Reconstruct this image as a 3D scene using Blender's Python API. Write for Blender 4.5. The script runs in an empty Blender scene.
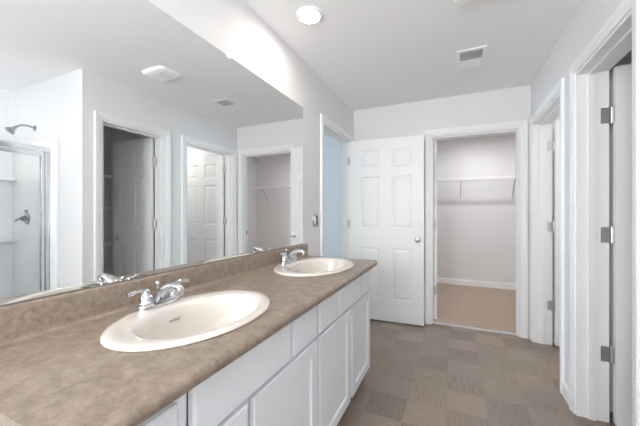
import bpy, bmesh, math, random
from mathutils import Vector, Matrix
random.seed(4)
S = bpy.context.scene
COL = S.collection
PI = math.pi

# ------------------------------------------------------------------ camera, world, light, exposure
cam_data = bpy.data.cameras.new('camera')
cam = bpy.data.objects.new('camera', cam_data); COL.objects.link(cam)
cam_data.sensor_width = 36.0
cam_data.lens = 298.6 / 640 * 36
cam_data.shift_y = -0.6 / 640
cam_data.clip_start = 0.02
cam.location = (1.12, 0.0, 1.2145)
cam.rotation_euler = (PI / 2, 0, 0.426)
S.camera = cam

W = bpy.data.worlds.new('daylight'); S.world = W; W.use_nodes = True
bgn = W.node_tree.nodes['Background']
bgn.inputs[0].default_value = (0.62, 0.80, 1.0, 1); bgn.inputs[1].default_value = 1.0

def area(name, loc, rot, sx, sy, power, color):
    d = bpy.data.lights.new(name, 'AREA'); d.shape = 'RECTANGLE'; d.size = sx; d.size_y = sy
    d.energy = power; d.color = color
    o = bpy.data.objects.new(name, d); COL.objects.link(o); o.location = loc; o.rotation_euler = rot
    return o
# fill light at two added, unseen bathroom windows; daylight at the bedroom window
area('rear_window_fill', (0.40, -1.80, 1.65), (PI / 2 + 0.60, 0, 0), 0.9, 1.3, 82, (0.94, 0.975, 1.0))
area('side_window_fill', (-0.40, -0.98, 1.60), (PI / 2 + 0.60, 0, -PI / 2), 1.0, 1.3, 100, (0.95, 0.98, 1.0))
area('bedroom_daylight', (-4.45, 3.2, 1.6), (PI / 2, 0, -PI / 2), 1.7, 1.4, 105, (0.66, 0.86, 1.0))
LAMP = 76.0          # emission strength of the recessed ceiling lamps
WARM = (1.0, 0.91, 0.80)
S.view_settings.view_transform = 'Standard'
S.view_settings.look = 'None'
S.view_settings.gamma = 1.0
S.view_settings.use_curve_mapping = False
S.view_settings.exposure = 0.45
try:
    S.cycles.max_bounces = 14; S.cycles.diffuse_bounces = 8; S.cycles.glossy_bounces = 6
    S.cycles.transparent_max_bounces = 12
except Exception:
    pass

# ------------------------------------------------------------------ materials
def srgb(r, g, b):
    f = lambda c: (c / 12.92 if c <= 0.04045 else ((c + 0.055) / 1.055) ** 2.4)
    return (f(r / 255), f(g / 255), f(b / 255), 1)

def mat(name, color, rough=0.5, metal=0.0, bump=0.0, bscale=200.0, emis=None, estr=0.0, coat=0.0, spec=None, vary=0.0):
    m = bpy.data.materials.new(name); m.use_nodes = True
    nt = m.node_tree; b = nt.nodes['Principled BSDF']
    b.inputs['Base Color'].default_value = color
    b.inputs['Roughness'].default_value = rough
    b.inputs['Metallic'].default_value = metal
    if spec is not None: b.inputs['Specular IOR Level'].default_value = spec
    if coat: b.inputs['Coat Weight'].default_value = coat; b.inputs['Coat Roughness'].default_value = 0.05
    if emis: b.inputs['Emission Color'].default_value = emis; b.inputs['Emission Strength'].default_value = estr
    if bump or vary:
        tc = nt.nodes.new('ShaderNodeTexCoord'); n = nt.nodes.new('ShaderNodeTexNoise')
        n.inputs['Scale'].default_value = bscale; n.inputs['Detail'].default_value = 3
        nt.links.new(tc.outputs['Object'], n.inputs['Vector'])
        if bump:
            bp = nt.nodes.new('ShaderNodeBump'); bp.inputs['Strength'].default_value = bump; bp.inputs['Distance'].default_value = 0.002
            nt.links.new(n.outputs['Fac'], bp.inputs['Height']); nt.links.new(bp.outputs['Normal'], b.inputs['Normal'])
        if vary:
            r = nt.nodes.new('ShaderNodeValToRGB')
            r.color_ramp.elements[0].position = 0.3; r.color_ramp.elements[1].position = 0.7
            r.color_ramp.elements[0].color = tuple(c * (1 - vary) for c in color[:3]) + (1,)
            r.color_ramp.elements[1].color = tuple(min(1, c * (1 + vary)) for c in color[:3]) + (1,)
            nt.links.new(n.outputs['Fac'], r.inputs['Fac']); nt.links.new(r.outputs['Color'], b.inputs['Base Color'])
    return m

M_wall = mat('wall_paint', srgb(229, 228, 229), 0.6, bump=0.12, bscale=260)
M_ceil = mat('ceiling_paint', srgb(247, 247, 248), 0.8, bump=0.15, bscale=180)
M_trim = mat('trim_enamel', srgb(240, 240, 240), 0.35)
M_door = mat('door_enamel', srgb(240, 240, 240), 0.4)
M_cab = mat('cabinet_enamel', srgb(230, 232, 236), 0.4)
M_dark = mat('cabinet_inside', srgb(120, 115, 108), 0.8)
M_ceramic = mat('white_ceramic', srgb(222, 214, 205), 0.08, coat=0.6)
M_chrome = mat('chrome', (0.64, 0.65, 0.67, 1), 0.06, 1.0)
M_nickel = mat('satin_nickel', (0.72, 0.71, 0.70, 1), 0.3, 1.0)
M_steel = mat('dark_chrome', (0.42, 0.42, 0.43, 1), 0.12, 1.0)
M_alu = mat('bright_aluminium', (0.72, 0.74, 0.76, 1), 0.22, 1.0)
M_mirror = mat('mirror_silver', (0.90, 0.915, 0.91, 1), 0.0, 1.0)
M_acryl = mat('white_acrylic', srgb(246, 247, 248), 0.2, coat=0.3)
M_plastic = mat('white_plastic', srgb(250, 250, 250), 0.4)
M_grille = mat('grey_grille', srgb(208, 208, 210), 0.6)
M_black = mat('dark_void', srgb(40, 40, 42), 0.8)
M_wire = mat('white_vinyl_wire', srgb(242, 242, 242), 0.4)
M_rod_shaded = mat('white_rod_painted_shade', srgb(178, 178, 180), 0.4)  # white bracket wire, its shade painted in as grey
M_mark = mat('grey_print', srgb(180, 180, 192), 0.5)
M_lens = mat('lamp_lens', (1, 1, 1, 1), 0.5, emis=WARM + (1,), estr=LAMP)
M_lens_closet = mat('closet_lamp_lens', (1, 1, 1, 1), 0.5, emis=(1.0, 0.99, 0.985, 1), estr=270.0)
M_lens_bright = mat('bright_lamp_lens', (1, 1, 1, 1), 0.5, emis=(1.0, 0.96, 0.91, 1), estr=170.0)
M_lens_shower_fill = mat('shower_fill_lens', (1, 1, 1, 1), 0.5, emis=(1.0, 0.96, 0.91, 1), estr=60.0)  # lens of the added shower light
M_carpet = mat('beige_carpet', srgb(184, 166, 150), 0.95, bump=1.0, bscale=60, vary=0.22)
M_carpet.node_tree.nodes['Bump'].inputs['Distance'].default_value = 0.006

def glass(name, tint=(0.985, 0.99, 0.988, 1)):
    m = bpy.data.materials.new(name); m.use_nodes = True; nt = m.node_tree; nt.nodes.clear()
    out = nt.nodes.new('ShaderNodeOutputMaterial'); mix = nt.nodes.new('ShaderNodeMixShader')
    t = nt.nodes.new('ShaderNodeBsdfTransparent'); t.inputs[0].default_value = tint
    g = nt.nodes.new('ShaderNodeBsdfGlossy'); g.inputs['Roughness'].default_value = 0.02
    fr = nt.nodes.new('ShaderNodeFresnel'); fr.inputs[0].default_value = 1.45
    nt.links.new(fr.outputs[0], mix.inputs[0]); nt.links.new(t.outputs[0], mix.inputs[1]); nt.links.new(g.outputs[0], mix.inputs[2])
    nt.links.new(mix.outputs[0], out.inputs[0])
    return m
M_glass = glass('clear_glass')

def make_floor_mat():
    m = bpy.data.materials.new('vinyl_tile'); m.use_nodes = True; nt = m.node_tree; N = nt.nodes.new; L = nt.links.new
    b = nt.nodes['Principled BSDF']; b.inputs['Roughness'].default_value = 0.42
    tc = N('ShaderNodeTexCoord')
    mp = N('ShaderNodeMapping'); mp.inputs['Location'].default_value = (0.08, 0.06, 0); L(tc.outputs['Object'], mp.inputs['Vector'])
    sc = N('ShaderNodeVectorMath'); sc.operation = 'SCALE'; sc.inputs['Scale'].default_value = 1 / 0.229; L(mp.outputs[0], sc.inputs[0])
    fl = N('ShaderNodeVectorMath'); fl.operation = 'FLOOR'; L(sc.outputs[0], fl.inputs[0])
    sp = N('ShaderNodeSeparateXYZ'); L(fl.outputs[0], sp.inputs[0])
    ad = N('ShaderNodeMath'); ad.operation = 'ADD'; L(sp.outputs[0], ad.inputs[0]); L(sp.outputs[1], ad.inputs[1])
    md = N('ShaderNodeMath'); md.operation = 'FLOORED_MODULO'; md.inputs[1].default_value = 2; L(ad.outputs[0], md.inputs[0])
    def grain(s):
        k = N('ShaderNodeMapping'); k.inputs['Scale'].default_value = s; L(tc.outputs['Object'], k.inputs['Vector'])
        n = N('ShaderNodeTexNoise'); n.inputs['Scale'].default_value = 1.0; n.inputs['Detail'].default_value = 4; L(k.outputs[0], n.inputs['Vector'])
        return n
    g1, g2 = grain((9, 120, 1)), grain((120, 9, 1))
    mx = N('ShaderNodeMix'); mx.data_type = 'FLOAT'; L(md.outputs[0], mx.inputs[0]); L(g1.outputs['Fac'], mx.inputs[2]); L(g2.outputs['Fac'], mx.inputs[3])
    wn = N('ShaderNodeTexWhiteNoise'); wn.noise_dimensions = '2D'; L(fl.outputs[0], wn.inputs['Vector'])
    gk = N('ShaderNodeMath'); gk.operation = 'MULTIPLY_ADD'; gk.inputs[1].default_value = 0.8; gk.inputs[2].default_value = 0.05; L(mx.outputs[0], gk.inputs[0])
    a1 = N('ShaderNodeMath'); a1.operation = 'MULTIPLY_ADD'; a1.inputs[1].default_value = 0.26; L(wn.outputs['Value'], a1.inputs[0]); L(gk.outputs[0], a1.inputs[2])
    a2 = N('ShaderNodeMath'); a2.operation = 'MULTIPLY_ADD'; a2.inputs[1].default_value = -0.10; L(md.outputs[0], a2.inputs[0]); L(a1.outputs[0], a2.inputs[2]); a1 = a2
    rp = N('ShaderNodeValToRGB'); rp.color_ramp.elements[0].position = 0.32; rp.color_ramp.elements[1].position = 0.80
    rp.color_ramp.elements[0].color = srgb(122, 108, 97); rp.color_ramp.elements[1].color = srgb(156, 140, 126)
    L(a1.outputs[0], rp.inputs[0])
    # thin tile joints
    fr = N('ShaderNodeVectorMath'); fr.operation = 'FRACTION'; L(sc.outputs[0], fr.inputs[0])
    s2 = N('ShaderNodeSeparateXYZ'); L(fr.outputs[0], s2.inputs[0])
    def edge(sock):
        p = N('ShaderNodeMath'); p.operation = 'PINGPONG'; p.inputs[1].default_value = 0.5; L(sock, p.inputs[0])
        q = N('ShaderNodeMath'); q.operation = 'LESS_THAN'; q.inputs[1].default_value = 0.006; L(p.outputs[0], q.inputs[0]); return q
    e1, e2 = edge(s2.outputs[0]), edge(s2.outputs[1])
    mxx = N('ShaderNodeMath'); mxx.operation = 'MAXIMUM'; L(e1.outputs[0], mxx.inputs[0]); L(e2.outputs[0], mxx.inputs[1])
    k = N('ShaderNodeMath'); k.operation = 'MULTIPLY'; k.inputs[1].default_value = 0.35; L(mxx.outputs[0], k.inputs[0])
    mc = N('ShaderNodeMix'); mc.data_type = 'RGBA'; L(k.outputs[0], mc.inputs[0]); L(rp.outputs[0], mc.inputs[6]); mc.inputs[7].default_value = srgb(112, 102, 93)
    L(mc.outputs[2], b.inputs['Base Color'])
    return m
M_floor = make_floor_mat()

def make_counter_mat():
    m = bpy.data.materials.new('taupe_laminate'); m.use_nodes = True; nt = m.node_tree; N = nt.nodes.new; L = nt.links.new
    b = nt.nodes['Principled BSDF']; b.inputs['Roughness'].default_value = 0.38
    tc = N('ShaderNodeTexCoord')
    n1 = N('ShaderNodeTexNoise'); n1.inputs['Scale'].default_value = 36; n1.inputs['Detail'].default_value = 7; n1.inputs['Roughness'].default_value = 0.62; n1.inputs['Distortion'].default_value = 0.4
    n2 = N('ShaderNodeTexNoise'); n2.inputs['Scale'].default_value = 150; n2.inputs['Detail'].default_value = 3
    L(tc.outputs['Object'], n1.inputs['Vector']); L(tc.outputs['Object'], n2.inputs['Vector'])
    a = N('ShaderNodeMath'); a.operation = 'MULTIPLY_ADD'; a.inputs[1].default_value = 0.35; L(n2.outputs['Fac'], a.inputs[0]); L(n1.outputs['Fac'], a.inputs[2])
    r = N('ShaderNodeValToRGB'); e = r.color_ramp.elements
    e[0].position = 0.42; e[0].color = srgb(116, 102, 90); e[1].position = 0.95; e[1].color = srgb(168, 151, 136)
    k = e.new(0.68); k.color = srgb(144, 128, 114)
    L(a.outputs[0], r.inputs[0]); L(r.outputs[0], b.inputs['Base Color'])
    return m
M_counter = make_counter_mat()

# ------------------------------------------------------------------ mesh helpers
def merge(dst, src):
    me = bpy.data.meshes.new('tmp'); src.to_mesh(me); src.free(); dst.from_mesh(me); bpy.data.meshes.remove(me)

def box(bm, lo, hi, bev=0.0, seg=2):
    t = bmesh.new(); bmesh.ops.create_cube(t, size=1)
    for v in t.verts:
        v.co = Vector([(lo[i] + hi[i]) / 2 + v.co[i] * (hi[i] - lo[i]) for i in range(3)])
    if bev: bmesh.ops.bevel(t, geom=t.edges[:] , offset=bev, segments=seg, affect='EDGES', profile=0.5)
    merge(bm, t)

def tube(bm, pts, r, n=10, cap=True):
    pts = [Vector(p) for p in pts]; rs = r if isinstance(r, (list, tuple)) else [r] * len(pts)
    rings = []; up = None
    for i, p in enumerate(pts):
        if i == 0: d = pts[1] - p
        elif i == len(pts) - 1: d = p - pts[-2]
        else: d = (pts[i + 1] - p).normalized() + (p - pts[i - 1]).normalized()
        d.normalize()
        if up is None:
            up = Vector((0, 0, 1)) if abs(d.z) < 0.9 else Vector((1, 0, 0))
        a = d.cross(up)
        if a.length < 1e-4: a = d.cross(Vector((0, 1, 0.01)))
        a.normalize(); b = a.cross(d).normalized(); up = b
        rings.append([bm.verts.new(p + (a * math.cos(2 * PI * k / n) + b * math.sin(2 * PI * k / n)) * rs[i]) for k in range(n)])
    for q in range(len(rings) - 1):
        for k in range(n):
            bm.faces.new((rings[q][k], rings[q][(k + 1) % n], rings[q + 1][(k + 1) % n], rings[q + 1][k]))
    if cap:
        bm.faces.new(rings[0][::-1]); bm.faces.new(rings[-1])

def lathe(bm, prof, origin=(0, 0, 0), axis='z', n=28, M=None):
    """prof: list of (radius, height) along the axis"""
    o = Vector(origin); rings = []
    for r, z in prof:
        ring = []
        for k in range(n):
            a = 2 * PI * k / n; x, y = max(r, 1e-5) * math.cos(a), max(r, 1e-5) * math.sin(a)
            v = {'z': Vector((x, y, z)), 'x': Vector((z, x, y)), 'y': Vector((y, z, x))}[axis]
            ring.append(bm.verts.new(o + v))
        rings.append(ring)
    for q in range(len(rings) - 1):
        for k in range(n):
            bm.faces.new((rings[q][k], rings[q][(k + 1) % n], rings[q + 1][(k + 1) % n], rings[q + 1][k]))
    bm.faces.new(rings[0][::-1]); bm.faces.new(rings[-1])

def prism(bm, poly, axis, lo, hi):
    """poly in the two other axes, extruded along axis"""
    def pt(p, h):
        return {'x': (h, p[0], p[1]), 'y': (p[0], h, p[1]), 'z': (p[0], p[1], h)}[axis]
    a = [bm.verts.new(pt(p, lo)) for p in poly]; b = [bm.verts.new(pt(p, hi)) for p in poly]
    n = len(poly)
    for k in range(n): bm.faces.new((a[k], a[(k + 1) % n], b[(k + 1) % n], b[k]))
    bm.faces.new(a[::-1]); bm.faces.new(b)

def obj(name, bm, m, parent=None, smooth=False, label=None):
    bmesh.ops.recalc_face_normals(bm, faces=bm.faces[:])
    me = bpy.data.meshes.new(name); bm.to_mesh(me); bm.free()
    for p in me.polygons: p.use_smooth = False
    if smooth:
        me.polygons.foreach_set('use_smooth', [True] * len(me.polygons))
        me.set_sharp_from_angle(angle=math.radians(38))
    me.materials.append(m)
    o = bpy.data.objects.new(name, me); COL.objects.link(o)
    if parent: o.parent = parent
    if label: o['label'] = label
    return o

def tag(o, label, cat, kind=None, group=None):
    o['label'] = label; o['category'] = cat
    if kind: o['kind'] = kind
    if group: o['group'] = group
    return o

def thing(name, label, cat, loc=(0, 0, 0), rz=0.0, kind=None, group=None):
    o = bpy.data.objects.new(name, None); COL.objects.link(o); o.location = loc; o.rotation_euler = (0, 0, rz)
    o.empty_display_size = 0.05
    return tag(o, label, cat, kind, group)

def copy_tree(o, parent=None):
    c = o.copy(); COL.objects.link(c)
    if parent: c.parent = parent
    for ch in [k for k in bpy.data.objects if k.parent == o]: copy_tree(ch, c)
    return c

def struct(name, boxes, m, label, cat):
    bm = bmesh.new()
    for lo, hi in boxes: box(bm, lo, hi)
    return tag(obj(name, bm, m), label, cat, 'structure')

# ------------------------------------------------------------------ room shell
H = 2.44
XR0, XR1 = 1.78, 1.925         # right wall faces
YB0, YB1 = 3.45, 3.565         # back wall faces
DH = 2.045                     # height of the door openings
OE = (2.54, 3.335)             # bedroom doorway in the left wall (y)
ON = (1.630, 2.268)            # linen closet doorway in the right wall (y)
OF = (2.548, 3.375)            # toilet room doorway in the right wall (y)
OW = (0.875, 1.690)            # walk-in closet doorway in the back wall (x)

struct('floor', [((-0.115, -1.5, -0.06), (3.5, 3.51, 0)) ], M_floor, 'grey brown vinyl floor of square tiles with alternating grain', 'floor')
struct('floor_closet', [((0.40, 3.51, -0.06), (3.05, 5.6, 0.004))], M_carpet, 'beige carpet on the floor of the walk-in closet', 'floor')
struct('floor_bedroom', [((-4.3, -0.5, -0.06), (-0.115, 5.2, 0.004))], M_carpet, 'carpet floor of the room behind the left doorway', 'floor')
struct('ceiling', [((-4.3, -1.6, H), (3.6, 5.7, H + 0.06))], M_ceil, 'flat white ceiling over the bathroom', 'ceiling')
SY0, SY1, SZ0, SZ1 = -1.42, -0.55, 1.05, 2.25
struct('wall_left', [((-0.115, -1.6, 0), (0, SY0, H)), ((-0.115, SY0, 0), (0, SY1, SZ0)), ((-0.115, SY0, SZ1), (0, SY1, H)), ((-0.115, SY1, 0), (0, OE[0], H)), ((-0.115, OE[0], DH), (0, OE[1], H)), ((-0.115, OE[1], 0), (0, 5.2, H))], M_wall,
       'light grey wall carrying the mirror, bright at the top', 'wall')
struct('wall_back', [((0, YB0, 0), (OW[0], YB1, H)), ((OW[0], YB0, DH), (OW[1], YB1, H)), ((OW[1], YB0, 0), (3.5, YB1, H))], M_wall,
       'light grey far wall with the walk-in closet doorway', 'wall')
struct('wall_right', [((XR0, 1.59, 0), (XR1, ON[0], H)), ((XR0, ON[0], DH), (XR1, ON[1], H)), ((XR0, ON[1], 0), (XR1, OF[0], H)),
                      ((XR0, OF[0], DH), (XR1, OF[1], H)), ((XR0, OF[1], 0), (XR1, YB0, H))], M_wall,
       'light grey right wall with two doorways side by side', 'wall')
struct('wall_shower_end', [((XR0, 1.476, 0), (3.10, 1.59, H))], M_wall, 'white wall beside the shower that carries the shower head', 'wall')
struct('wall_shower_back', [((2.975, -0.17, 0), (3.10, 1.476, H))], M_wall, 'wall behind the shower', 'wall')
struct('wall_shower_near', [((2.15, -0.17, 0), (2.975, -0.06, H))], M_wall, 'wall at the near end of the shower', 'wall')
struct('wall_nook', [((2.15, -1.5, 0), (2.26, -0.17, H))], M_wall, 'right wall behind the photographer', 'wall')
WX0, WX1, WZ0, WZ1 = 0.04, 0.80, 1.05, 2.25
struct('wall_rear', [((-0.115, -1.6, 0), (WX0, -1.5, H)), ((WX1, -1.6, 0), (2.3, -1.5, H)), ((WX0, -1.6, 0), (WX1, -1.5, WZ0)), ((WX0, -1.6, WZ1), (WX1, -1.5, H))], M_wall,
       'rear wall with an added window behind the photographer', 'wall')
struct('wall_partition', [((XR1, 2.385, 0), (3.5, 2.47, H))], M_wall, 'partition between the linen closet and the toilet room', 'wall')
struct('wall_linen_end', [((2.93, 1.59, 0), (3.03, 2.385, H))], M_wall, 'grey end wall of the linen closet', 'wall')
struct('wall_toilet_end', [((3.4, 2.47, 0), (3.5, YB0, H))], M_wall, 'white end wall of the toilet room', 'wall')
struct('wall_closet_left', [((0.40, YB1, 0), (0.50, 5.6, H))], M_wall, 'left wall inside the walk-in closet', 'wall')
struct('wall_closet_right', [((2.93, YB1, 0), (3.03, 5.6, H))], M_wall, 'right wall inside the walk-in closet', 'wall')
struct('wall_closet_back', [((0.40, 5.5, 0), (3.03, 5.6, H))], M_wall, 'grey back wall of the walk-in closet behind the wire shelf', 'wall')
struct('wall_bedroom_far', [((-4.3, 5.1, 0), (-0.115, 5.2, H))], M_wall, 'bluish daylit wall seen through the left doorway', 'wall')
struct('wall_bedroom_near', [((-4.3, -0.5, 0), (-0.115, -0.4, H))], M_wall, 'near wall of the room behind the left doorway', 'wall')
struct('wall_bedroom_side', [((-4.3, -0.4, 0), (-4.2, 2.4, H)), ((-4.3, 4.0, 0), (-4.2, 5.1, H)), ((-4.3, 2.4, 0), (-4.2, 4.0, 0.9)), ((-4.3, 2.4, 2.2), (-4.2, 4.0, H))], M_wall,
       'side wall with a window in the room behind the left doorway', 'wall')

def window(name, lo, hi, axis, label):
    t = thing(name, label, 'window', ((lo[0] + hi[0]) / 2, (lo[1] + hi[1]) / 2, lo[2]), 0, 'structure')
    bm = bmesh.new(); f = 0.05
    L = Vector(t.location)
    def B(a, b): box(bm, Vector(a) - L, Vector(b) - L, 0.004)
    if axis == 'y':
        y0, y1 = lo[1], hi[1]
        B((lo[0], y0, lo[2]), (lo[0] + f, y1, hi[2])); B((hi[0] - f, y0, lo[2]), (hi[0], y1, hi[2]))
        B((lo[0] + f, y0, lo[2]), (hi[0] - f, y1, lo[2] + f)); B((lo[0] + f, y0, hi[2] - f), (hi[0] - f, y1, hi[2]))
        ym = (y0 + y1) / 2
        g = bmesh.new(); box(g, Vector((lo[0] + f, ym - 0.003, lo[2] + f)) - L, Vector((hi[0] - f, ym + 0.003, hi[2] - f)) - L)
    else:
        x0, x1 = lo[0], hi[0]
        B((x0, lo[1], lo[2]), (x1, lo[1] + f, hi[2])); B((x0, hi[1] - f, lo[2]), (x1, hi[1], hi[2]))
        B((x0, lo[1] + f, lo[2]), (x1, hi[1] - f, lo[2] + f)); B((x0, lo[1] + f, hi[2] - f), (x1, hi[1] - f, hi[2]))
        xm = (x0 + x1) / 2
        g = bmesh.new(); box(g, Vector((xm - 0.003, lo[1] + f, lo[2] + f)) - L, Vector((xm + 0.003, hi[1] - f, hi[2] - f)) - L)
    obj('frame', bm, M_trim, t); obj('pane', g, M_glass, t)
window('added_window_1', (WX0, -1.58, WZ0), (WX1, -1.52, WZ1), 'y', 'added white framed bathroom window, unseen behind the photographer')  # made-up window that lets in the rear fill light
window('window_2', (-4.28, 2.4, 0.9), (-4.22, 4.0, 2.2), 'x', 'white framed window of the room behind the left doorway')

window('added_window_3', (-0.09, SY0, SZ0), (-0.03, SY1, SZ1), 'x', 'added white framed window in the left wall, unseen behind the photographer')  # made-up window, added to lift the ceiling brightness

# baseboards: moulded profile, d = distance from the wall, z
BASE = [(0, 0), (0.013, 0), (0.013, 0.070), (0.010, 0.084), (0.006, 0.090), (0.004, 0.098), (0, 0.098)]
def baseboard(name, p0, p1, nrm, label, z0=0.0):
    """straight run from p0 to p1 (xy); nrm points into the room"""
    bm = bmesh.new(); rows = []
    for p in (p0, p1):
        rows.append([bm.verts.new((p[0] + nrm[0] * d, p[1] + nrm[1] * d, z + z0)) for d, z in BASE])
    n = len(BASE)
    for k in range(n): bm.faces.new((rows[0][k], rows[0][(k + 1) % n], rows[1][(k + 1) % n], rows[1][k]))
    bm.faces.new(rows[0][::-1]); bm.faces.new(rows[1])
    tag(obj(name, bm, M_trim), label, 'baseboard', 'structure')
CW = 0.062   # casing width
baseboard('baseboard_right', (XR0, ON[1] + CW), (XR0, OF[0] - CW), (-1, 0), 'short white baseboard between the two right hand doorways')
baseboard('baseboard_shower_end', (XR0, 1.476), (2.12, 1.476), (0, -1), 'white baseboard on the wall beside the shower')
baseboard('baseboard_left', (0, 2.20), (0, OE[0] - CW), (1, 0), 'white baseboard between the vanity and the left doorway')
baseboard('baseboard_back', (0.02, YB0), (OW[0] - CW, YB0), (0, -1), 'white baseboard behind the open white door')
baseboard('baseboard_closet_back', (0.50, 5.5), (2.93, 5.5), (0, -1), 'white baseboard on the back wall of the walk-in closet', 0.004)
baseboard('baseboard_closet_right', (2.93, YB1), (2.93, 5.487), (-1, 0), 'white baseboard on the right wall of the walk-in closet', 0.004)
baseboard('baseboard_closet_left', (0.50, YB1), (0.50, 5.487), (1, 0), 'white baseboard on the left wall of the walk-in closet', 0.004)
baseboard('baseboard_linen', (2.93, 1.59), (2.93, 2.385), (-1, 0), 'white baseboard at the end of the linen closet')
baseboard('baseboard_bedroom', (-4.2, 5.1), (-0.115, 5.1), (0, -1), 'white baseboard in the room behind the left doorway', 0.004)

# ------------------------------------------------------------------ door trim: casing, jamb and stop around an opening
# casing profile: (offset outward from the opening edge, thickness off the wall)
CAS = [(0, 0), (0, 0.008), (0.006, 0.011), (0.020, 0.012), (0.026, 0.016), (0.046, 0.018), (0.056, 0.018), (CW, 0.014), (CW, 0)]
def door_trim(name, origin, du, dn, width, depth, label, stop_at, both=True, strike=None):
    """opening in a wall: origin = floor point at one side on the room face, du along the opening, dn = normal into the room"""
    t = thing(name, label, 'door frame', origin, 0, 'structure')
    du, dn = Vector((*du, 0)), Vector((*dn, 0)); Z = Vector((0, 0, 1))
    rv = 0.004
    def casing(sign):
        bm = bmesh.new()
        off = Vector((0, 0, 0)) if sign > 0 else -dn * depth
        sec = []
        for k in range(4):
            row = []
            for o, th in CAS:
                o2 = o + rv
                u = -o2 if k < 2 else width + o2
                z = 0.001 if k in (0, 3) else DH + o2
                row.append(bm.verts.new(du * u + Z * z + off + dn * th * sign))
            sec.append(row)
        n = len(CAS)
        for q in range(3):
            for k in range(n): bm.faces.new((sec[q][k], sec[q][(k + 1) % n], sec[q + 1][(k + 1) % n], sec[q + 1][k]))
        bm.faces.new(sec[0][::-1]); bm.faces.new(sec[3])
        obj('casing', bm, M_trim, t)
    casing(1)
    if both: casing(-1)
    bm = bmesh.new(); th = 0.012
    def bx(u0, u1, n0, n1, z0, z1, b):
        ps = [du * u0 + dn * n0, du * u1 + dn * n1]
        lo = [min(ps[0][i], ps[1][i]) for i in range(2)] + [z0]; hi = [max(ps[0][i], ps[1][i]) for i in range(2)] + [z1]
        box(b, lo, hi)
    bx(0, th, 0.001, -depth - 0.001, 0.001, DH, bm); bx(width - th, width, 0.001, -depth - 0.001, 0.001, DH, bm); bx(th, width - th, 0.001, -depth - 0.001, DH - th, DH, bm)
    obj('jamb', bm, M_trim, t)
    bm = bmesh.new(); s0, s1 = stop_at
    bx(th, th + 0.011, s0, s1, 0.001, DH - th, bm); bx(width - th - 0.011, width - th, s0, s1, 0.001, DH - th, bm); bx(th + 0.011, width - th - 0.011, s0, s1, DH - th - 0.011, DH - th, bm)
    obj('door_stop', bm, M_trim, t)
    if strike:
        bm = bmesh.new(); u = th if strike[0] == 0 else width - th; sg = 1 if strike[0] == 0 else -1
        bx(u, u + sg * 0.002, strike[1] - 0.016, strike[1] + 0.016, 0.895, 0.955, bm)
        obj('strike_plate', bm, M_nickel, t)
        bm = bmesh.new(); bx(u + sg * 0.0018, u + sg * 0.0026, strike[1] - 0.008, strike[1] + 0.008, 0.91, 0.94, bm)
        obj('latch_hole', bm, M_black, t)
WL = XR1 - XR0
door_trim('trim_1', (XR0, ON[0], 0), (0, 1), (-1, 0), ON[1] - ON[0], WL, 'white casing around the linen closet doorway, nearest on the right', (-0.085, -0.050), strike=(0, -0.112))
door_trim('trim_2', (XR0, OF[0], 0), (0, 1), (-1, 0), OF[1] - OF[0], WL, 'white casing around the toilet room doorway, farther on the right', (-0.085, -0.050), strike=(0, -0.112))
door_trim('trim_3', (OW[0], YB0, 0), (1, 0), (0, -1), OW[1] - OW[0], YB1 - YB0, 'white casing around the walk-in closet doorway in the far wall', (-0.070, -0.035), strike=(1, -0.092))
door_trim('trim_4', (0, OE[0], 0), (0, 1), (1, 0), OE[1] - OE[0], 0.115, 'white casing around the left doorway past the vanity', (-0.078, -0.042), strike=(0, -0.02))
bm = bmesh.new(); prism(bm, [(3.478, 0.0005), (3.486, 0.006), (3.505, 0.008), (3.524, 0.009), (3.532, 0.0045)], 'x', OW[0] + 0.013, OW[1] - 0.013)
tag(obj('trim_5', bm, M_alu), 'thin metal strip where vinyl meets carpet in the closet doorway', 'threshold', 'structure')

# ------------------------------------------------------------------ six panel doors
def panel_face(bm, w, h, y, sgn, xs, zs):
    """one moulded face: xs = panel x ranges, zs = panel z ranges"""
    gx = sorted({0, w, *[a for r in xs for a in r]}); gz = sorted({0, h, *[a for r in zs for a in r]})
    V = {}
    def v(x, z, d=0.0):
        k = (round(x, 5), round(z, 5), round(d, 5))
        if k not in V: V[k] = bm.verts.new((x, y + sgn * d, z))
        return V[k]
    def ring(x0, x1, z0, z1, d): return [v(x0, z0, d), v(x1, z0, d), v(x1, z1, d), v(x0, z1, d)]
    for i in range(len(gx) - 1):
        for j in range(len(gz) - 1):
            x0, x1, z0, z1 = gx[i], gx[i + 1], gz[j], gz[j + 1]
            if (x0, x1) in xs and (z0, z1) in zs:
                R = [ring(x0, x1, z0, z1, 0)]
                for ins, d in ((0.010, -0.007), (0.022, -0.007), (0.045, -0.002)):
                    R.append(ring(x0 + ins, x1 - ins, z0 + ins, z1 - ins, d))
                for a, b in zip(R, R[1:]):
                    for k in range(4): bm.faces.new((a[k], a[(k + 1) % 4], b[(k + 1) % 4], b[k]))
                bm.faces.new(R[-1])
            else:
                bm.faces.new(ring(x0, x1, z0, z1, 0))
    return gx, gz, v

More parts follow.
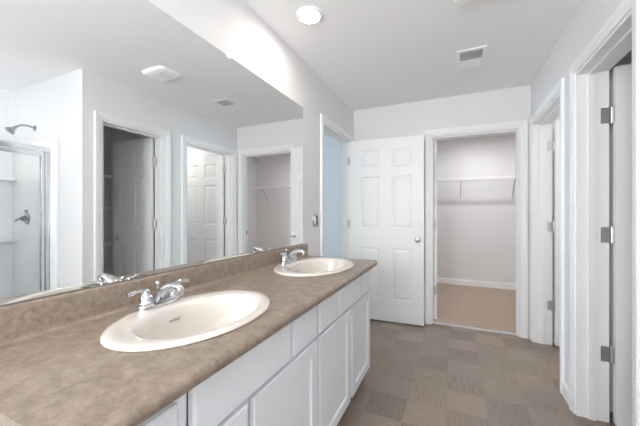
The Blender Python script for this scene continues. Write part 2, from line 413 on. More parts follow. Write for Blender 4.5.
KNOB = [(0.0, 0.0), (0.032, 0.0), (0.032, 0.004), (0.026, 0.008), (0.013, 0.010), (0.011, 0.022), (0.014, 0.030), (0.024, 0.037), (0.027, 0.046), (0.025, 0.056), (0.017, 0.062), (0.0, 0.064)]
def six_panel_door(name, pin, rz, w, label, stile, mid, zs, hinge_z, lead=0.004, jambdir=None):
    """local: pin at origin, leaf along +x, thickness towards -y (the +y face is the side the hinge barrel shows on)"""
    h, th = 2.022, 0.035
    t = thing(name, label, 'door', pin, rz, 'structure')
    pw = (w - 2 * stile - mid) / 2
    xs = [(stile, stile + pw), (stile + pw + mid, w - stile)]
    bm = bmesh.new()
    panel_face(bm, w, h, 0, 1, xs, zs); 
    gx, gz, _ = panel_face(bm, w, h, -th, -1, xs, zs)
    # edges of the slab, matched to the grid lines
    for x in (0, w):
        for j in range(len(gz) - 1):
            bm.faces.new([bm.verts.new(c) for c in ((x, 0, gz[j]), (x, -th, gz[j]), (x, -th, gz[j + 1]), (x, 0, gz[j + 1]))])
    for z in (0, h):
        for i in range(len(gx) - 1):
            bm.faces.new([bm.verts.new(c) for c in ((gx[i], 0, z), (gx[i], -th, z), (gx[i + 1], -th, z), (gx[i + 1], 0, z))])
    bmesh.ops.remove_doubles(bm, verts=bm.verts[:], dist=1e-5)
    for v in bm.verts: v.co += Vector((lead, -0.004, 0.014))
    obj('slab', bm, M_door, t)
    kz = 0.925
    for sg, y0 in ((1, -0.004), (-1, -0.004 - th)):
        bm = bmesh.new(); lathe(bm, [(r, sg * z) for r, z in KNOB], (lead + w - 0.062, y0, kz), 'y', 24)
        obj('knob', bm, M_nickel, t, True, 'satin nickel knob')
    bm = bmesh.new(); box(bm, (lead + w - 0.0005, -0.004 - th / 2 - 0.012, kz - 0.028), (lead + w + 0.0015, -0.004 - th / 2 + 0.012, kz + 0.028))
    obj('latch_plate', bm, M_nickel, t)
    for z in hinge_z:
        bm = bmesh.new(); hh = 0.045
        tube(bm, [(0, 0.004, z - hh), (0, 0.004, z + hh)], 0.0065, 12)
        tube(bm, [(0, 0.004, z + hh), (0, 0.004, z + hh + 0.005)], 0.0045, 10); tube(bm, [(0, 0.004, z - hh - 0.005), (0, 0.004, z - hh)], 0.0045, 10)
        box(bm, (lead - 0.0018, -0.034, z - hh), (lead + 0.0004, 0.002, z + hh))                  # leaf on the door edge
        if jambdir:                                                                              # leaf on the jamb face (world direction -> local)
            c = Matrix.Rotation(-rz, 3, 'Z')
            d = c @ Vector((*jambdir[0], 0)); nn = c @ Vector((*jambdir[1], 0)); p0 = c @ Vector((*jambdir[2], 0))
            t2 = bmesh.new(); a = p0; b = p0 + d * 0.036
            vs = []
            for zz in (z - hh, z + hh):
                for q in (a, b, b + nn * 0.0022, a + nn * 0.0022): vs.append(t2.verts.new((q.x, q.y, zz)))
            for f in ((0, 1, 2, 3), (7, 6, 5, 4), (0, 4, 5, 1), (1, 5, 6, 2), (2, 6, 7, 3), (3, 7, 4, 0)): t2.faces.new([vs[i] for i in f])
            merge(bm, t2)
            for dz in (-0.03, 0, 0.03):
                for k in (0.012, 0.025):
                    q = p0 + d * (k if dz else 0.018)
                    t3 = bmesh.new(); bmesh.ops.create_uvsphere(t3, u_segments=8, v_segments=5, radius=0.004)
                    for v in t3.verts: v.co = Vector((v.co.x * 0.7, v.co.y * 0.7, v.co.z)) + q + nn * 0.001 + Vector((0, 0, z + dz))
                    merge(bm, t3)
        obj('hinge', bm, M_nickel, t, True)
    return t
ZS = [(0.237, 0.806), (1.023, 1.602), (1.701, 1.906)]
HZ = (0.365, 1.083, 1.815)
# bedroom door, open against the back wall (hinged on the left wall)
six_panel_door('door_1', (0.006, 3.330, 0), math.radians(2.6), 0.805, 'white six panel door standing open against the far wall', 0.122, 0.135, ZS, HZ,
               jambdir=((-1, 0), (0, -1), (-0.006, OE[1] - 0.012 - 3.330)))
# walk-in closet door, swung into the closet (hinged on the left jamb)
six_panel_door('door_2', (OW[0] + 0.020, YB1 + 0.018, 0), math.radians(104.0), 0.785, 'white closet door swung into the walk-in closet, seen edge on', 0.12, 0.13, ZS, (0.340, 1.072, 1.828),
               jambdir=((0, -1), (1, 0), (-0.008, -0.018)))
# linen closet door, nearest on the right
six_panel_door('door_3', (XR1 + 0.014, ON[1] - 0.010, 0), math.radians(-3.0), 0.605, 'white six panel door open into the dark linen closet, nearest on the right', 0.105, 0.085, ZS, (0.396, 1.085, 1.775), lead=0.004,
               jambdir=((-1, 0), (0, -1), (-0.014, -0.002)))
# toilet room door
six_panel_door('door_4', (XR1 + 0.012, OF[1] - 0.010, 0), math.radians(-1.0), 0.80, 'white six panel door open into the bright toilet room, farther on the right', 0.115, 0.13, ZS, (0.363, 1.083, 1.821),
               jambdir=((-1, 0), (0, -1), (-0.012, -0.002)))

# ------------------------------------------------------------------ vanity cabinets
FX = 0.533
def shaker(bm, y0, y1, z0, z1, x0=FX, th=0.020, fr=0.056, rec=0.009):
    """framed door with a recessed flat panel, face towards +x"""
    e = 0.0025
    def ring(i, x): return [bm.verts.new((x, a, b)) for a, b in ((y0 + i, z0 + i), (y1 - i, z0 + i), (y1 - i, z1 - i), (y0 + i, z1 - i))]
    R = [ring(0, x0), ring(0, x0 + th - e), ring(e, x0 + th), ring(fr, x0 + th), ring(fr + 0.006, x0 + th - rec)]
    for a, b in zip(R, R[1:]):
        for k in range(4): bm.faces.new((a[k], a[(k + 1) % 4], b[(k + 1) % 4], b[k]))
    bm.faces.new(R[-1]); bm.faces.new(R[0][::-1])
def slab_front(bm, y0, y1, z0, z1, x0=FX, th=0.020, bev=0.007):
    def ring(i, x): return [bm.verts.new((x, a, b)) for a, b in ((y0 + i, z0 + i), (y1 - i, z0 + i), (y1 - i, z1 - i), (y0 + i, z1 - i))]
    R = [ring(0, x0), ring(0, x0 + th - bev * 0.8), ring(bev, x0 + th)]
    for a, b in zip(R, R[1:]):
        for k in range(4): bm.faces.new((a[k], a[(k + 1) % 4], b[(k + 1) % 4], b[k]))
    bm.faces.new(R[-1]); bm.faces.new(R[0][::-1])

def cabinet(y0, y1, fronts, doors, label):
    t = thing('vanity_cabinet', label, 'cabinet', (0, y0, 0), 0, None, 'white vanity cabinets under the countertop')
    L = y1 - y0; top = 0.822; FR = FX - 0.004
    bm = bmesh.new()
    for a in (0.0, L - 0.016): box(bm, (0.004, a, 0.09), (FR - 0.019, a + 0.016, top))
    box(bm, (0.004, 0.016, 0.09), (FR - 0.019, L - 0.016, 0.106)); box(bm, (0.004, 0.016, 0.106), (0.012, L - 0.016, top))
    obj('carcass', bm, M_cab, t)
    bm = bmesh.new()                                               # face frame
    sw = 0.04
    box(bm, (FR - 0.019, 0, 0.088), (FR, sw, top)); box(bm, (FR - 0.019, L - sw, 0.088), (FR, L, top))
    box(bm, (FR - 0.019, sw, 0.088), (FR, L - sw, 0.125)); box(bm, (FR - 0.019, sw, 0.615), (FR, L - sw, 0.672)); box(bm, (FR - 0.019, sw, 0.78), (FR, L - sw, top))
    for a in [(p[1] + q[0]) / 2 - y0 for p, q in zip(fronts, fronts[1:])]: box(bm, (FR - 0.019, a - 0.02, 0.672), (FR, a + 0.02, 0.78))
    c = (doors[0][1] + doors[1][0]) / 2 - y0; box(bm, (FR - 0.019, c - 0.025, 0.125), (FR, c + 0.025, 0.615))
    obj('face_frame', bm, M_cab, t)
    bm = bmesh.new(); box(bm, (0.05, 0.0, 0.001), (FX - 0.075, L, 0.089)); obj('toe_kick', bm, M_cab, t)
    for a, b, zt in fronts:
        bm = bmesh.new(); slab_front(bm, a - y0, b - y0, 0.652, zt)
        obj('drawer_front' if b - a < 0.3 else 'false_front', bm, M_cab, t)
    for a, b in doors:
        bm = bmesh.new(); shaker(bm, a - y0, b - y0, 0.092, 0.640); obj('door', bm, M_cab, t)
    return t
cabinet(0.292, 1.2385, [(0.335, 0.482, 0.783), (0.524, 0.988, 0.806), (1.003, 1.224, 0.806)], [(0.335, 0.729), (0.759, 1.224)],
        'near white vanity cabinet under the nearer sink')
cabinet(1.2395, 2.155, [(1.252, 1.476, 0.806), (1.496, 1.916, 0.806), (1.940, 2.130, 0.806)], [(1.252, 1.690), (1.727, 2.130)],
        'far white vanity cabinet under the farther sink')

# ------------------------------------------------------------------ countertop with two sink cut-outs
CZ = 0.862; CY0, CY1 = 0.246, 2.178
SINKS = [(0.314, 0.769, 1.0), (0.287, 1.760, 1.13)]
SA, SB = 0.297, 0.211      # sink half axes along y and x
ct = thing('countertop', 'long taupe laminate vanity countertop carrying both sinks', 'countertop', (0.3, (CY0 + CY1) / 2, 0.822))
T = Vector(ct.location)
prof = [(0.002, 0.824), (0.560, 0.824), (0.566, 0.8175), (0.574, 0.8165), (0.584, 0.8195), (0.592, 0.826), (0.597, 0.835), (0.5985, 0.845), (0.596, 0.852), (0.590, 0.858), (0.581, 0.8612), (0.570, CZ), (0.002, CZ)]
bm = bmesh.new(); prism(bm, [(x - T.x, z - T.z) for x, z in prof], 'y', CY0 - T.y, CY1 - T.y)
slab = obj('slab', bm, M_counter, ct, True)
for cx, cy, s in SINKS:
    cb = bmesh.new(); n = 64
    prism(cb, [(cx + (SB - 0.022) * s * math.cos(2 * PI * k / n) - T.x, cy + (SA - 0.022) * s * math.sin(2 * PI * k / n) - T.y) for k in range(n)], 'z', -0.1, 0.2)
    bmesh.ops.recalc_face_normals(cb, faces=cb.faces[:])
    me = bpy.data.meshes.new('cutter'); cb.to_mesh(me); cb.free()
    cu = bpy.data.objects.new('cutter', me); COL.objects.link(cu); cu.parent = ct
    md = slab.modifiers.new('cut', 'BOOLEAN'); md.operation = 'DIFFERENCE'; md.object = cu; md.solver = 'EXACT'
    bpy.context.view_layer.update()
    dg = bpy.context.evaluated_depsgraph_get()
    new = bpy.data.meshes.new_from_object(slab.evaluated_get(dg))
    slab.modifiers.clear(); slab.data = new
    bpy.data.objects.remove(cu, do_unlink=True)
slab.data.set_sharp_from_angle(angle=math.radians(38))
bm = bmesh.new()
bs = [(0.002, CZ), (0.034, CZ), (0.027, CZ + 0.003), (0.023, CZ + 0.009), (0.022, CZ + 0.018), (0.022, 0.949), (0.020, 0.956), (0.014, 0.960), (0.002, 0.960)]
prism(bm, [(x - T.x, z - T.z) for x, z in bs], 'y', CY0 - T.y, CY1 - T.y)
obj('backsplash', bm, M_counter, ct, True)

# ------------------------------------------------------------------ sinks
def ell_rings(bm, rings, n=72):
    R = []
    for a, b, ox, z in rings:
        R.append([bm.verts.new((ox + b * math.cos(2 * PI * k / n), a * math.sin(2 * PI * k / n), z)) for k in range(n)])
    for q in range(len(R) - 1):
        for k in range(n): bm.faces.new((R[q][k], R[q][(k + 1) % n], R[q + 1][(k + 1) % n], R[q + 1][k]))
    return R
def sink(cx, cy, label):
    t = thing('sink', label, 'sink', (cx, cy, CZ), 0, None, 'oval drop-in sinks in the vanity countertop')
    A, B = SA, SB
    bm = bmesh.new()
    ia, ib, io = 0.222, 0.152, 0.024
    rings = [(A - 0.030, B - 0.030, 0, -0.030), (A - 0.030, B - 0.030, 0, 0.0005), (A - 0.003, B - 0.003, 0, 0.0005), (A, B, 0, 0.004), (A - 0.001, B - 0.001, 0, 0.008), (A - 0.005, B - 0.005, 0, 0.0118), (A - 0.013, B - 0.013, 0, 0.0135),
             (ia + 0.012, ib + 0.009, io * 0.85, 0.0125), (ia + 0.005, ib + 0.004, io * 0.95, 0.0100), (ia, ib, io, 0.0045), (ia - 0.006, ib - 0.005, io, -0.006)]
    # bowl
    for f in (0.12, 0.25, 0.40, 0.55, 0.70, 0.82, 0.92, 0.97):
        k = math.cos(f * PI / 2) ** 0.40
        rings.append(((ia - 0.006) * k, (ib - 0.005) * k, io, -0.002 - 0.152 * math.sin(f * PI / 2) ** 1.0))
    rings.append((0.021, 0.021, io, -0.156)); rings.append((0.021, 0.021, io, -0.172))
    # outside of the bowl back up to the rim: a closed shell
    rings.append((0.034, 0.034, io, -0.172))
    for f in (0.92, 0.75, 0.5, 0.2):
        k = math.cos(f * PI / 2) ** 0.40
        rings.append(((ia + 0.012) * k, (ib + 0.010) * k, io * 0.9, -0.012 - 0.154 * math.sin(f * PI / 2)))
    R = ell_rings(bm, rings); n = 72
    for k in range(n): bm.faces.new((R[-1][k], R[-1][(k + 1) % n], R[0][(k + 1) % n], R[0][k]))
    obj('basin', bm, M_ceramic, t, True)
    bm = bmesh.new(); lathe(bm, [(0.0, -0.132), (0.019, -0.132), (0.0205, -0.121), (0.030, -0.1185), (0.030, -0.1165), (0.021, -0.1165), (0.019, -0.119), (0.017, -0.119), (0.012, -0.114), (0.0, -0.113)], (io, 0, -0.034))
    obj('drain', bm, M_chrome, t, True)
    # small printed mark on the back slope of the bowl
    f = 0.20; k = math.cos(f * PI / 2) ** 0.40
    px = io - (ib - 0.005) * k; pz = -0.002 - 0.152 * math.sin(f * PI / 2)
    f2 = 0.10; k2 = math.cos(f2 * PI / 2) ** 0.40
    qx = io - (ib - 0.005) * k2; qz = -0.002 - 0.152 * math.sin(f2 * PI / 2)
    bm = bmesh.new(); dirv = Vector((qx - px, 0, qz - pz)).normalized(); nv = Vector((-dirv.z, 0, dirv.x)); nv = nv if nv.x > 0 else -nv
    mid = Vector(((px + qx) / 2, 0, (pz + qz) / 2)) + nv * 0.0035
    def patch(y0, y1, s0, s1):
        vs = [bm.verts.new(mid + Vector((0, y, 0)) + dirv * s + nv * d) for d in (0, -0.004) for y, s in ((y0, s0), (y1, s0), (y1, s1), (y0, s1))]
        for fc in ((0, 1, 2, 3), (7, 6, 5, 4), (0, 4, 5, 1), (1, 5, 6, 2), (2, 6, 7, 3), (3, 7, 4, 0)): bm.faces.new([vs[i] for i in fc])
    for i in range(7):
        y = -0.021 + i * 0.006
        patch(y, y + 0.0042, -0.004, 0.004 if i % 3 else 0.007)
    obj('maker_mark', bm, M_mark, t, False, 'small blue grey printed mark')
    return t
s1 = sink(SINKS[0][0], SINKS[0][1], 'nearer white oval sink in the taupe countertop')
s2 = copy_tree(s1); s2.location = (SINKS[1][0], SINKS[1][1], CZ); s2.scale = (SINKS[1][2],) * 3
s2['label'] = 'farther white oval sink near the end of the countertop'

# ------------------------------------------------------------------ faucets: 4 inch centerset with two levers
def faucet(cx, cy, label):
    t = thing('faucet', label, 'faucet', (cx, cy, CZ + 0.0128), 0, None, 'chrome two lever faucets')
    n = 48
    def oblong(hy, hx, k):   # rounded bar outline
        c = 2 * PI * k / n; x, y = math.cos(c), math.sin(c)
        return (hx * (abs(x) ** 0.8) * (1 if x > 0 else -1), hy * (abs(y) ** 0.55) * (1 if y > 0 else -1))
    bm = bmesh.new(); R = []
    for s, z in ((1.0, 0.0), (1.0, 0.010), (0.97, 0.016), (0.88, 0.020)):
        R.append([bm.verts.new((*oblong(0.083 * s, 0.027 * s, k), z)) for k in range(n)])
    for q in range(3):
        for k in range(n): bm.faces.new((R[q][k], R[q][(k + 1) % n], R[q + 1][(k + 1) % n], R[q + 1][k]))
    bm.faces.new(R[0][::-1]); bm.faces.new(R[-1])
    obj('base_plate', bm, M_chrome, t, True)
    for sg in (-1, 1):
        bm = bmesh.new()
        lathe(bm, [(0.0, 0.018), (0.025, 0.018), (0.0255, 0.022), (0.022, 0.026), (0.0215, 0.034), (0.019, 0.046), (0.013, 0.054), (0.011, 0.058), (0.0135, 0.062), (0.0125, 0.068), (0.006, 0.072), (0.0, 0.0725)], (0, sg * 0.053, 0))
        # lever: a paddle flaring outwards and rising a little
        tip = sg * (0.072 if sg < 0 else 0.078)
        pts = [(0, sg * 0.053, 0.062), (0.002, sg * 0.072, 0.068), (0.004, sg * 0.092, 0.070), (0.006, sg * 0.110, 0.067), (0.007, sg * 0.124, 0.066)]
        tube(bm, pts, [0.008, 0.0065, 0.0065, 0.008, 0.006], 12)
        obj('handle', bm, M_chrome, t, True)
    bm = bmesh.new()
    # spout: broad tapering body rising forward from the base, nose turned down
    sec = [((-0.006, 0.018), 0.027, 0.020), ((0.004, 0.036), 0.024, 0.019), ((0.022, 0.056), 0.021, 0.016), ((0.050, 0.072), 0.0185, 0.013), ((0.080, 0.079), 0.016, 0.011), ((0.102, 0.076), 0.0145, 0.0105), ((0.112, 0.066), 0.013, 0.009)]
    R = []
    for i, ((x, z), wy, wn) in enumerate(sec):
        a = Vector((sec[max(i - 1, 0)][0][0], 0, sec[max(i - 1, 0)][0][1])); b = Vector((sec[min(i + 1, len(sec) - 1)][0][0], 0, sec[min(i + 1, len(sec) - 1)][0][1]))
        d = (b - a).normalized(); nn = Vector((-d.z, 0, d.x))
        if i == 0: nn = Vector((-1, 0, 0))
        R.append([bm.verts.new(Vector((x, 0, z)) + Vector((0, 1, 0)) * wy * math.cos(2 * PI * k / 20) + nn * wn * math.sin(2 * PI * k / 20)) for k in range(20)])
    for q in range(len(R) - 1):
        for k in range(20): bm.faces.new((R[q][k], R[q][(k + 1) % 20], R[q + 1][(k + 1) % 20], R[q + 1][k]))
    bm.faces.new(R[0][::-1]); bm.faces.new(R[-1])
    sp = obj('spout', bm, M_chrome, t, True)
    bm = bmesh.new(); lathe(bm, [(0.0, 0.047), (0.0085, 0.047), (0.0105, 0.050), (0.0105, 0.066), (0.0, 0.068)], (0.104, 0, 0)); obj('aerator', bm, M_chrome, sp, True)
    bm = bmesh.new(); tube(bm, [(-0.022, 0.008, 0.016), (-0.022, 0.008, 0.070)], 0.003, 10); lathe(bm, [(0.0, 0.076), (0.004, 0.076), (0.0075, 0.082), (0.0075, 0.087), (0.004, 0.092), (0.0, 0.093)], (-0.022, 0.008, -0.008), 'z', 16)
    obj('lift_rod', bm, M_chrome, t, True)
    return t
f1 = faucet(0.130, 0.756, 'chrome two lever faucet on the rim of the nearer sink')
f2 = copy_tree(f1); f2.location = (0.096, 1.748, CZ + 0.0142); f2.scale = (1.06,) * 3; f2['label'] = 'chrome two lever faucet on the rim of the farther sink'

# ------------------------------------------------------------------ mirror
mr = thing('wall_mirror', 'wide frameless mirror on the left wall above the backsplash', 'mirror', (0, 1.19, 0.9605))
bm = bmesh.new(); box(bm, (0.0015, CY0 - 1.19, 0.004), (0.0065, 2.125 - 1.19, 1.0975), 0.0008, 1)
obj('glass', bm, M_mirror, mr)
bm = bmesh.new(); box(bm, (0.0012, CY0 - 1.19, 0.0), (0.0085, 2.125 - 1.19, 0.0035))
obj('bottom_channel', bm, M_dark, mr)
for y in (1.264, 0.55, 1.95)[:1]:
    bm = bmesh.new(); box(bm, (0.001, y - 0.012 - 1.19, 1.085), (0.012, y + 0.012 - 1.19, 1.110), 0.003); obj('clip', bm, M_plastic, mr, True, 'small clear plastic clip at the top edge')

# outlet plate past the mirror
o = thing('wall_outlet', 'small two gang chrome wall plate with switch and socket between mirror and left doorway', 'wall plate', (0, 2.372, 1.145))
bm = bmesh.new(); box(bm, (0.0005, -0.058, -0.057), (0.006, 0.058, 0.057), 0.0025); obj('cover_plate', bm, M_steel, o, True)
bm = bmesh.new(); box(bm, (0.005, -0.040, -0.033), (0.0085, -0.007, 0.033), 0.002); rk = obj('rocker_switch', bm, M_plastic, o, True, 'white rocker switch')
for dz in (-0.022, 0.022):
    bm = bmesh.new(); box(bm, (0.005, 0.008, dz - 0.017), (0.0085, 0.042, dz + 0.017), 0.002); so = obj('socket', bm, M_black, o, True, 'dark socket')
    bm = bmesh.new()
    for y in (0.018, 0.032): box(bm, (0.008, y - 0.0018, dz - 0.004), (0.0089, y + 0.0018, dz + 0.009))
    box(bm, (0.008, 0.022, dz - 0.011), (0.0089, 0.028, dz - 0.006)); obj('slot', bm, M_plastic, so)

# ------------------------------------------------------------------ ceiling fittings
def downlight(x, y, label):
    t = thing('ceiling_light', label, 'ceiling light', (x, y, H), 0, None, 'round ceiling lights')
    bm = bmesh.new(); lathe(bm, [(0.060, -0.001), (0.0835, -0.001), (0.0835, -0.006), (0.078, -0.013), (0.066, -0.016), (0.062, -0.014), (0.060, -0.008)], (0, 0, 0), 'z', 40)
    obj('trim_ring', bm, M_plastic, t, True)
    bm = bmesh.new(); lathe(bm, [(0.0, -0.004), (0.0605, -0.004), (0.0605, -0.011), (0.045, -0.0145), (0.0, -0.016)], (0, 0, 0), 'z', 40)
    obj('lens', bm, M_lens, t, True, 'glowing white lens')
    return t
d1 = downlight(0.297, 1.660, 'round lit ceiling light near the top of the left wall')
for x, y, lb in ((2.6, 0.70, 'added round ceiling light above the shower'),  # unseen ceiling lights, added to balance the brightness
                 (1.35, -0.8, 'added round ceiling light behind the photographer'), (1.45, 4.62, 'unseen round ceiling light inside the walk-in closet'),
                 (2.75, 2.95, 'unseen round ceiling light inside the toilet room')):
    d = copy_tree(d1); d.location = (x, y, H); d['label'] = lb
    if 'photographer' not in lb:
        ln = [k for k in bpy.data.objects if k.parent == d and k.name.startswith('lens')][0]
        ln.data = ln.data.copy(); ln.data.materials[0] = M_lens_closet if 'closet' in lb else M_lens_shower_fill if 'shower' in lb else M_lens_bright

v = thing('ceiling_vent', 'white ceiling vent with a grey grille half', 'vent', (1.229, 2.665, H))
bm = bmesh.new()
hx, hy = 0.102, 0.168
def frame_cut(bm, hx, hy, ox0, ox1, oy0, oy1, z0, z1, bev):
    box(bm, (-hx, -hy, z0), (ox0, hy, z1), bev); box(bm, (ox1, -hy, z0), (hx, hy, z1), bev)
    box(bm, (ox0, -hy, z0), (ox1, oy0, z1), bev); box(bm, (ox0, oy1, z0), (ox1, hy, z1), bev)
frame_cut(bm, hx, hy, -0.078, 0.078, -0.140, 0.140, -0.008, -0.001, 0.0)
obj('frame', bm, M_plastic, v)
bm = bmesh.new(); box(bm, (-0.078, -0.140, -0.004), (0.078, 0.0, -0.001)); obj('damper_plate', bm, M_grille, v)
bm = bmesh.new()
for k in range(9):
    y = -0.132 + k * 0.0165
    t0 = bmesh.new(); box(t0, (-0.078, y - 0.0045, -0.0075), (0.078, y + 0.0045, -0.0062))
    bmesh.ops.rotate(t0, verts=t0.verts[:], cent=(0, y, -0.007), matrix=Matrix.Rotation(math.radians(30), 3, 'X')); merge(bm, t0)
box(bm, (-0.003, -0.140, -0.0065), (0.003, 0.0, -0.004)); obj('louver', bm, M_grille, v)
bm = bmesh.new(); box(bm, (-0.078, 0.0, -0.007), (0.078, 0.140, -0.001))
for k in range(8):
    y = 0.012 + k * 0.0165; box(bm, (-0.074, y, -0.0095), (0.074, y + 0.011, -0.0068))
obj('closed_louver', bm, M_plastic, v)

fn = thing('exhaust_fan', 'white rounded exhaust fan cover on the ceiling nearer than the vent', 'exhaust fan', (1.25, 1.82, H))
def rrect(hx, hy, r, n=8):
    pts = []
    for cx, cy, a0 in ((hx - r, hy - r, 0), (-hx + r, hy - r, 90), (-hx + r, -hy + r, 180), (hx - r, -hy + r, 270)):
        for k in range(n + 1):
            a = math.radians(a0 + 90 * k / n); pts.append((cx + r * math.cos(a), cy + r * math.sin(a)))
    return pts
bm = bmesh.new(); R = []
for s, z in ((0, -0.001), (0, -0.010), (0.006, -0.020), (0.020, -0.027), (0.034, -0.029)):
    R.append([bm.verts.new((x, y, z)) for x, y in rrect(0.138 - s, 0.110 - s, 0.045 - s * 0.5)])
for q in range(len(R) - 1):
    n = len(R[q])
    for k in range(n): bm.faces.new((R[q][k], R[q][(k + 1) % n], R[q + 1][(k + 1) % n], R[q + 1][k]))
bm.faces.new(R[0][::-1]); bm.faces.new(R[-1]); obj('cover', bm, M_plastic, fn, True)
bm = bmesh.new()
for k in range(7): box(bm, (0.010 + k * 0.0125, -0.068, -0.0310), (0.016 + k * 0.0125, 0.068, -0.0285))
obj('grille', bm, M_plastic, fn)
bm = bmesh.new(); box(bm, (-0.098, -0.070, -0.032), (-0.004, 0.070, -0.0285), 0.0015); obj('light_cover', bm, M_plastic, fn)
bm = bmesh.new(); lathe(bm, [(0.0, -0.0285), (0.007, -0.0285), (0.006, -0.033), (0.0, -0.034)], (-0.055, 0.085, 0)); obj('screw', bm, M_grille, fn, True)

# ------------------------------------------------------------------ wire shelves
def wire_shelf(name, label, loc, rz, L, D, brackets, group=None, drop=0.30, step=0.0255):
    """local: wall along x at y=0, shelf reaches to y=-D; top at z=0"""
    t = thing(name, label, 'shelf', loc, rz, None, group)
    bm = bmesh.new()
    n = int(L / step)
    for k in range(n + 1):
        x = 0.006 + k * (L - 0.012) / n
        tube(bm, [(x, -0.004, 0), (x, -D, 0), (x, -D - 0.002, -0.030)], 0.0018, 5)
    for y, z, r in ((-0.006, -0.003, 0.003), (-D * 0.5, -0.004, 0.0028), (-D, -0.004, 0.008), (-D - 0.001, -0.030, 0.007)):
        tube(bm, [(0.001, y, z), (L - 0.001, y, z)], r, 6)
    obj('wire_deck', bm, M_wire, t, True)
    for x in brackets:
        bm = bmesh.new()
        tube(bm, [(x, -D - 0.002, -0.030), (x, -D + 0.012, -0.040), (x, -0.016, -drop + 0.006), (x, -0.010, -drop - 0.012)], 0.0072, 8)
        br = obj('bracket', bm, M_rod_shaded, t, True, 'white brace with shade painted in as grey')
        bm = bmesh.new()
        box(bm, (x - 0.009, -0.012, -drop - 0.035), (x + 0.009, -0.001, -drop + 0.02), 0.003)
        obj('end_cap', bm, M_wire, br, True)
        bm = bmesh.new(); tube(bm, [(x, -D - 0.004, -0.038), (x, -D - 0.004, 0.002)], 0.009, 8); obj('hook', bm, M_wire, br, True)
    m = max(2, int(L / 0.36))
    for k in range(m + 1):
        x = 0.03 + k * (L - 0.06) / m; bm = bmesh.new(); box(bm, (x - 0.009, -0.014, -0.012), (x + 0.009, -0.0008, 0.007), 0.002)
        obj('wall_clip', bm, M_wire, t, True)
    return t
wire_shelf('wire_shelf', 'white wire shelf on the back wall of the walk-in closet', (0.50, 5.5, 1.752), 0, 2.43, 0.30, (0.695, 1.425, 2.11))
LN = []
for i, (z, w) in enumerate(((1.66, 'top'), (1.28, 'middle'), (0.85, 'low'))):
    LN.append(wire_shelf('wire_shelf', 'white wire shelf behind the linen closet door, %s one of the stack' % ('topmost' if i == 0 else 'middle' if i == 1 else 'lowest'), (2.93, 2.382, z), -PI / 2, 0.79, 0.32, (), 'white wire shelves in the linen closet'))

# ------------------------------------------------------------------ shower
su = thing('shower_surround', 'white moulded shower surround with corner shelves behind the glass', 'shower surround', (2.55, 0.7, 0))
L = Vector((2.55, 0.7, 0))
bm = bmesh.new()
box(bm, Vector((2.136, 1.452, 0.10)) - L, Vector((2.955, 1.475, 1.88)) - L, 0.006)
box(bm, Vector((2.950, -0.058, 0.10)) - L, Vector((2.974, 1.475, 1.88)) - L, 0.006)
box(bm, Vector((2.20, -0.058, 0.10)) - L, Vector((2.955, -0.036, 1.88)) - L, 0.006)
obj('wall_panel', bm, M_acryl, su, True)
bm = bmesh.new()
for z in (0.93, 1.53):
    pass
for z in (0.925, 1.525):
    bm = bmesh.new(); poly = [(2.952, 1.454), (2.952, 1.06), (2.905, 1.06), (2.865, 1.10), (2.852, 1.16), (2.852, 1.454)]
    prism(bm, [(x - L.x, y - L.y) for x, y in poly], 'z', z, z + 0.035)
    bmesh.ops.bevel(bm, geom=bm.edges[:], offset=0.006, segments=2, affect='EDGES'); obj('shelf', bm, M_acryl, su, True)
bm = bmesh.new(); box(bm, Vector((2.895, 1.0, 0.10)) - L, Vector((2.952, 1.06, 1.72)) - L, 0.02, 4)
obj('column', bm, M_acryl, su, True)
bm = bmesh.new(); 
box(bm, Vector((2.17, -0.058, 0.0005)) - L, Vector((2.974, 1.475, 0.05)) - L, 0.0); box(bm, Vector((2.17, -0.058, 0.05)) - L, Vector((2.29, 1.475, 0.115)) - L, 0.012)
obj('pan', bm, M_acryl, su)

sd = thing('shower_door', 'framed glass shower door with bright metal header and side rail', 'shower door', (2.25, 0.7, 0.118))
L = Vector((2.25, 0.7, 0.118))
def sb(name, parts, m, par, bev=0.003, label=None):
    bm = bmesh.new()
    for lo, hi in parts: box(bm, Vector(lo) - L, Vector(hi) - L, bev)
    return obj(name, bm, m, par, True, label)
Y0, Y1, ZT = -0.030, 1.450, 1.800
sb('header', [((2.228, Y0, ZT - 0.045), (2.272, Y1, ZT)), ((2.224, Y0, ZT - 0.012), (2.276, Y1, ZT - 0.004))], M_alu, sd)
sb('side_rail', [((2.232, Y1 - 0.034, 0.120), (2.268, Y1, ZT - 0.045)), ((2.228, Y1 - 0.008, 0.12), (2.272, Y1, ZT - 0.045))], M_alu, sd)
sb('side_rail', [((2.232, Y0, 0.120), (2.268, Y0 + 0.034, ZT - 0.045))], M_alu, sd)
sb('sill', [((2.228, Y0, 0.117), (2.272, Y1, 0.140))], M_alu, sd)
fr = sb('door_frame', [((2.238, 0.72, 1.715), (2.262, Y1 - 0.040, 1.748)), ((2.238, Y1 - 0.064, 0.150), (2.262, Y1 - 0.040, 1.715)), ((2.238, 0.72, 0.150), (2.262, 0.745, 1.715)), ((2.238, 0.745, 0.150), (2.262, Y1 - 0.064, 0.178))], M_alu, sd)
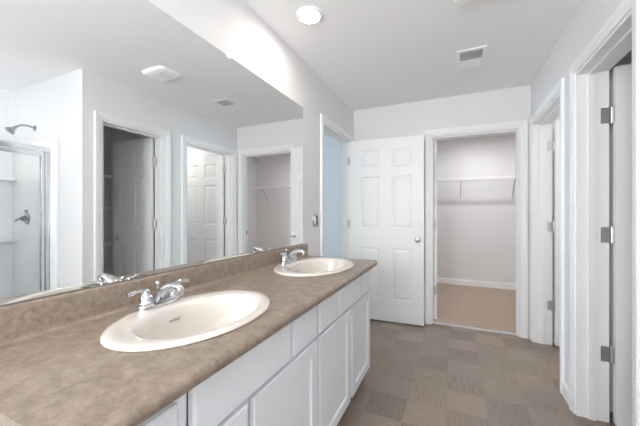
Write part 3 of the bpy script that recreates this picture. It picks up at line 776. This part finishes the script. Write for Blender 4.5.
sb('glass_panel', [((2.247, 0.745, 0.178), (2.253, Y1 - 0.064, 1.715))], M_glass, fr, 0.0)
sb('fixed_glass', [((2.247, Y0 + 0.034, 0.140), (2.253, 0.715, ZT - 0.045))], M_glass, sd, 0.0)

sh = thing('showerhead', 'chrome shower head on a bent arm above the surround', 'shower head', (2.56, 1.476, 2.02))
bm = bmesh.new(); lathe(bm, [(0.0, 0), (0.028, 0), (0.027, -0.006), (0.014, -0.012), (0.0, -0.013)], (0, 0, 0), 'y'); obj('flange', bm, M_steel, sh, True)
bm = bmesh.new(); tube(bm, [(0, -0.006, 0), (0, -0.05, 0.010), (0, -0.09, 0.008), (0, -0.125, -0.012), (0, -0.14, -0.026)], 0.009, 12); obj('arm', bm, M_steel, sh, True)
bm = bmesh.new(); lathe(bm, [(0.0, 0.0), (0.012, 0.0), (0.015, -0.012), (0.013, -0.022), (0.022, -0.036), (0.036, -0.056), (0.038, -0.066), (0.034, -0.070), (0.0, -0.071)], (0, 0, 0), 'z')
bmesh.ops.rotate(bm, verts=bm.verts[:], cent=(0, 0, 0), matrix=Matrix.Rotation(math.radians(-42), 3, 'X')); bmesh.ops.translate(bm, verts=bm.verts[:], vec=(0, -0.136, -0.022))
obj('spray_bell', bm, M_steel, sh, True)
sv = thing('shower_valve', 'chrome shower valve with lever on the surround wall', 'shower valve', (2.645, 1.4515, 1.155))
bm = bmesh.new(); lathe(bm, [(0.0, 0), (0.058, 0), (0.058, -0.004), (0.048, -0.010), (0.026, -0.014), (0.024, -0.040), (0.018, -0.046), (0.0, -0.047)], (0, 0, 0), 'y'); obj('escutcheon', bm, M_steel, sv, True)
bm = bmesh.new(); tube(bm, [(0, -0.040, 0), (0.03, -0.052, -0.004), (0.075, -0.056, -0.020), (0.085, -0.054, -0.028)], [0.011, 0.009, 0.008, 0.006], 12); obj('lever', bm, M_steel, sv, True)
bm = bmesh.new(); lathe(bm, [(0.0, 0), (0.016, 0), (0.016, -0.010), (0.010, -0.018), (0.0, -0.019)], (0, -0.001, 0.072), 'y'); obj('diverter', bm, M_steel, sv, True)
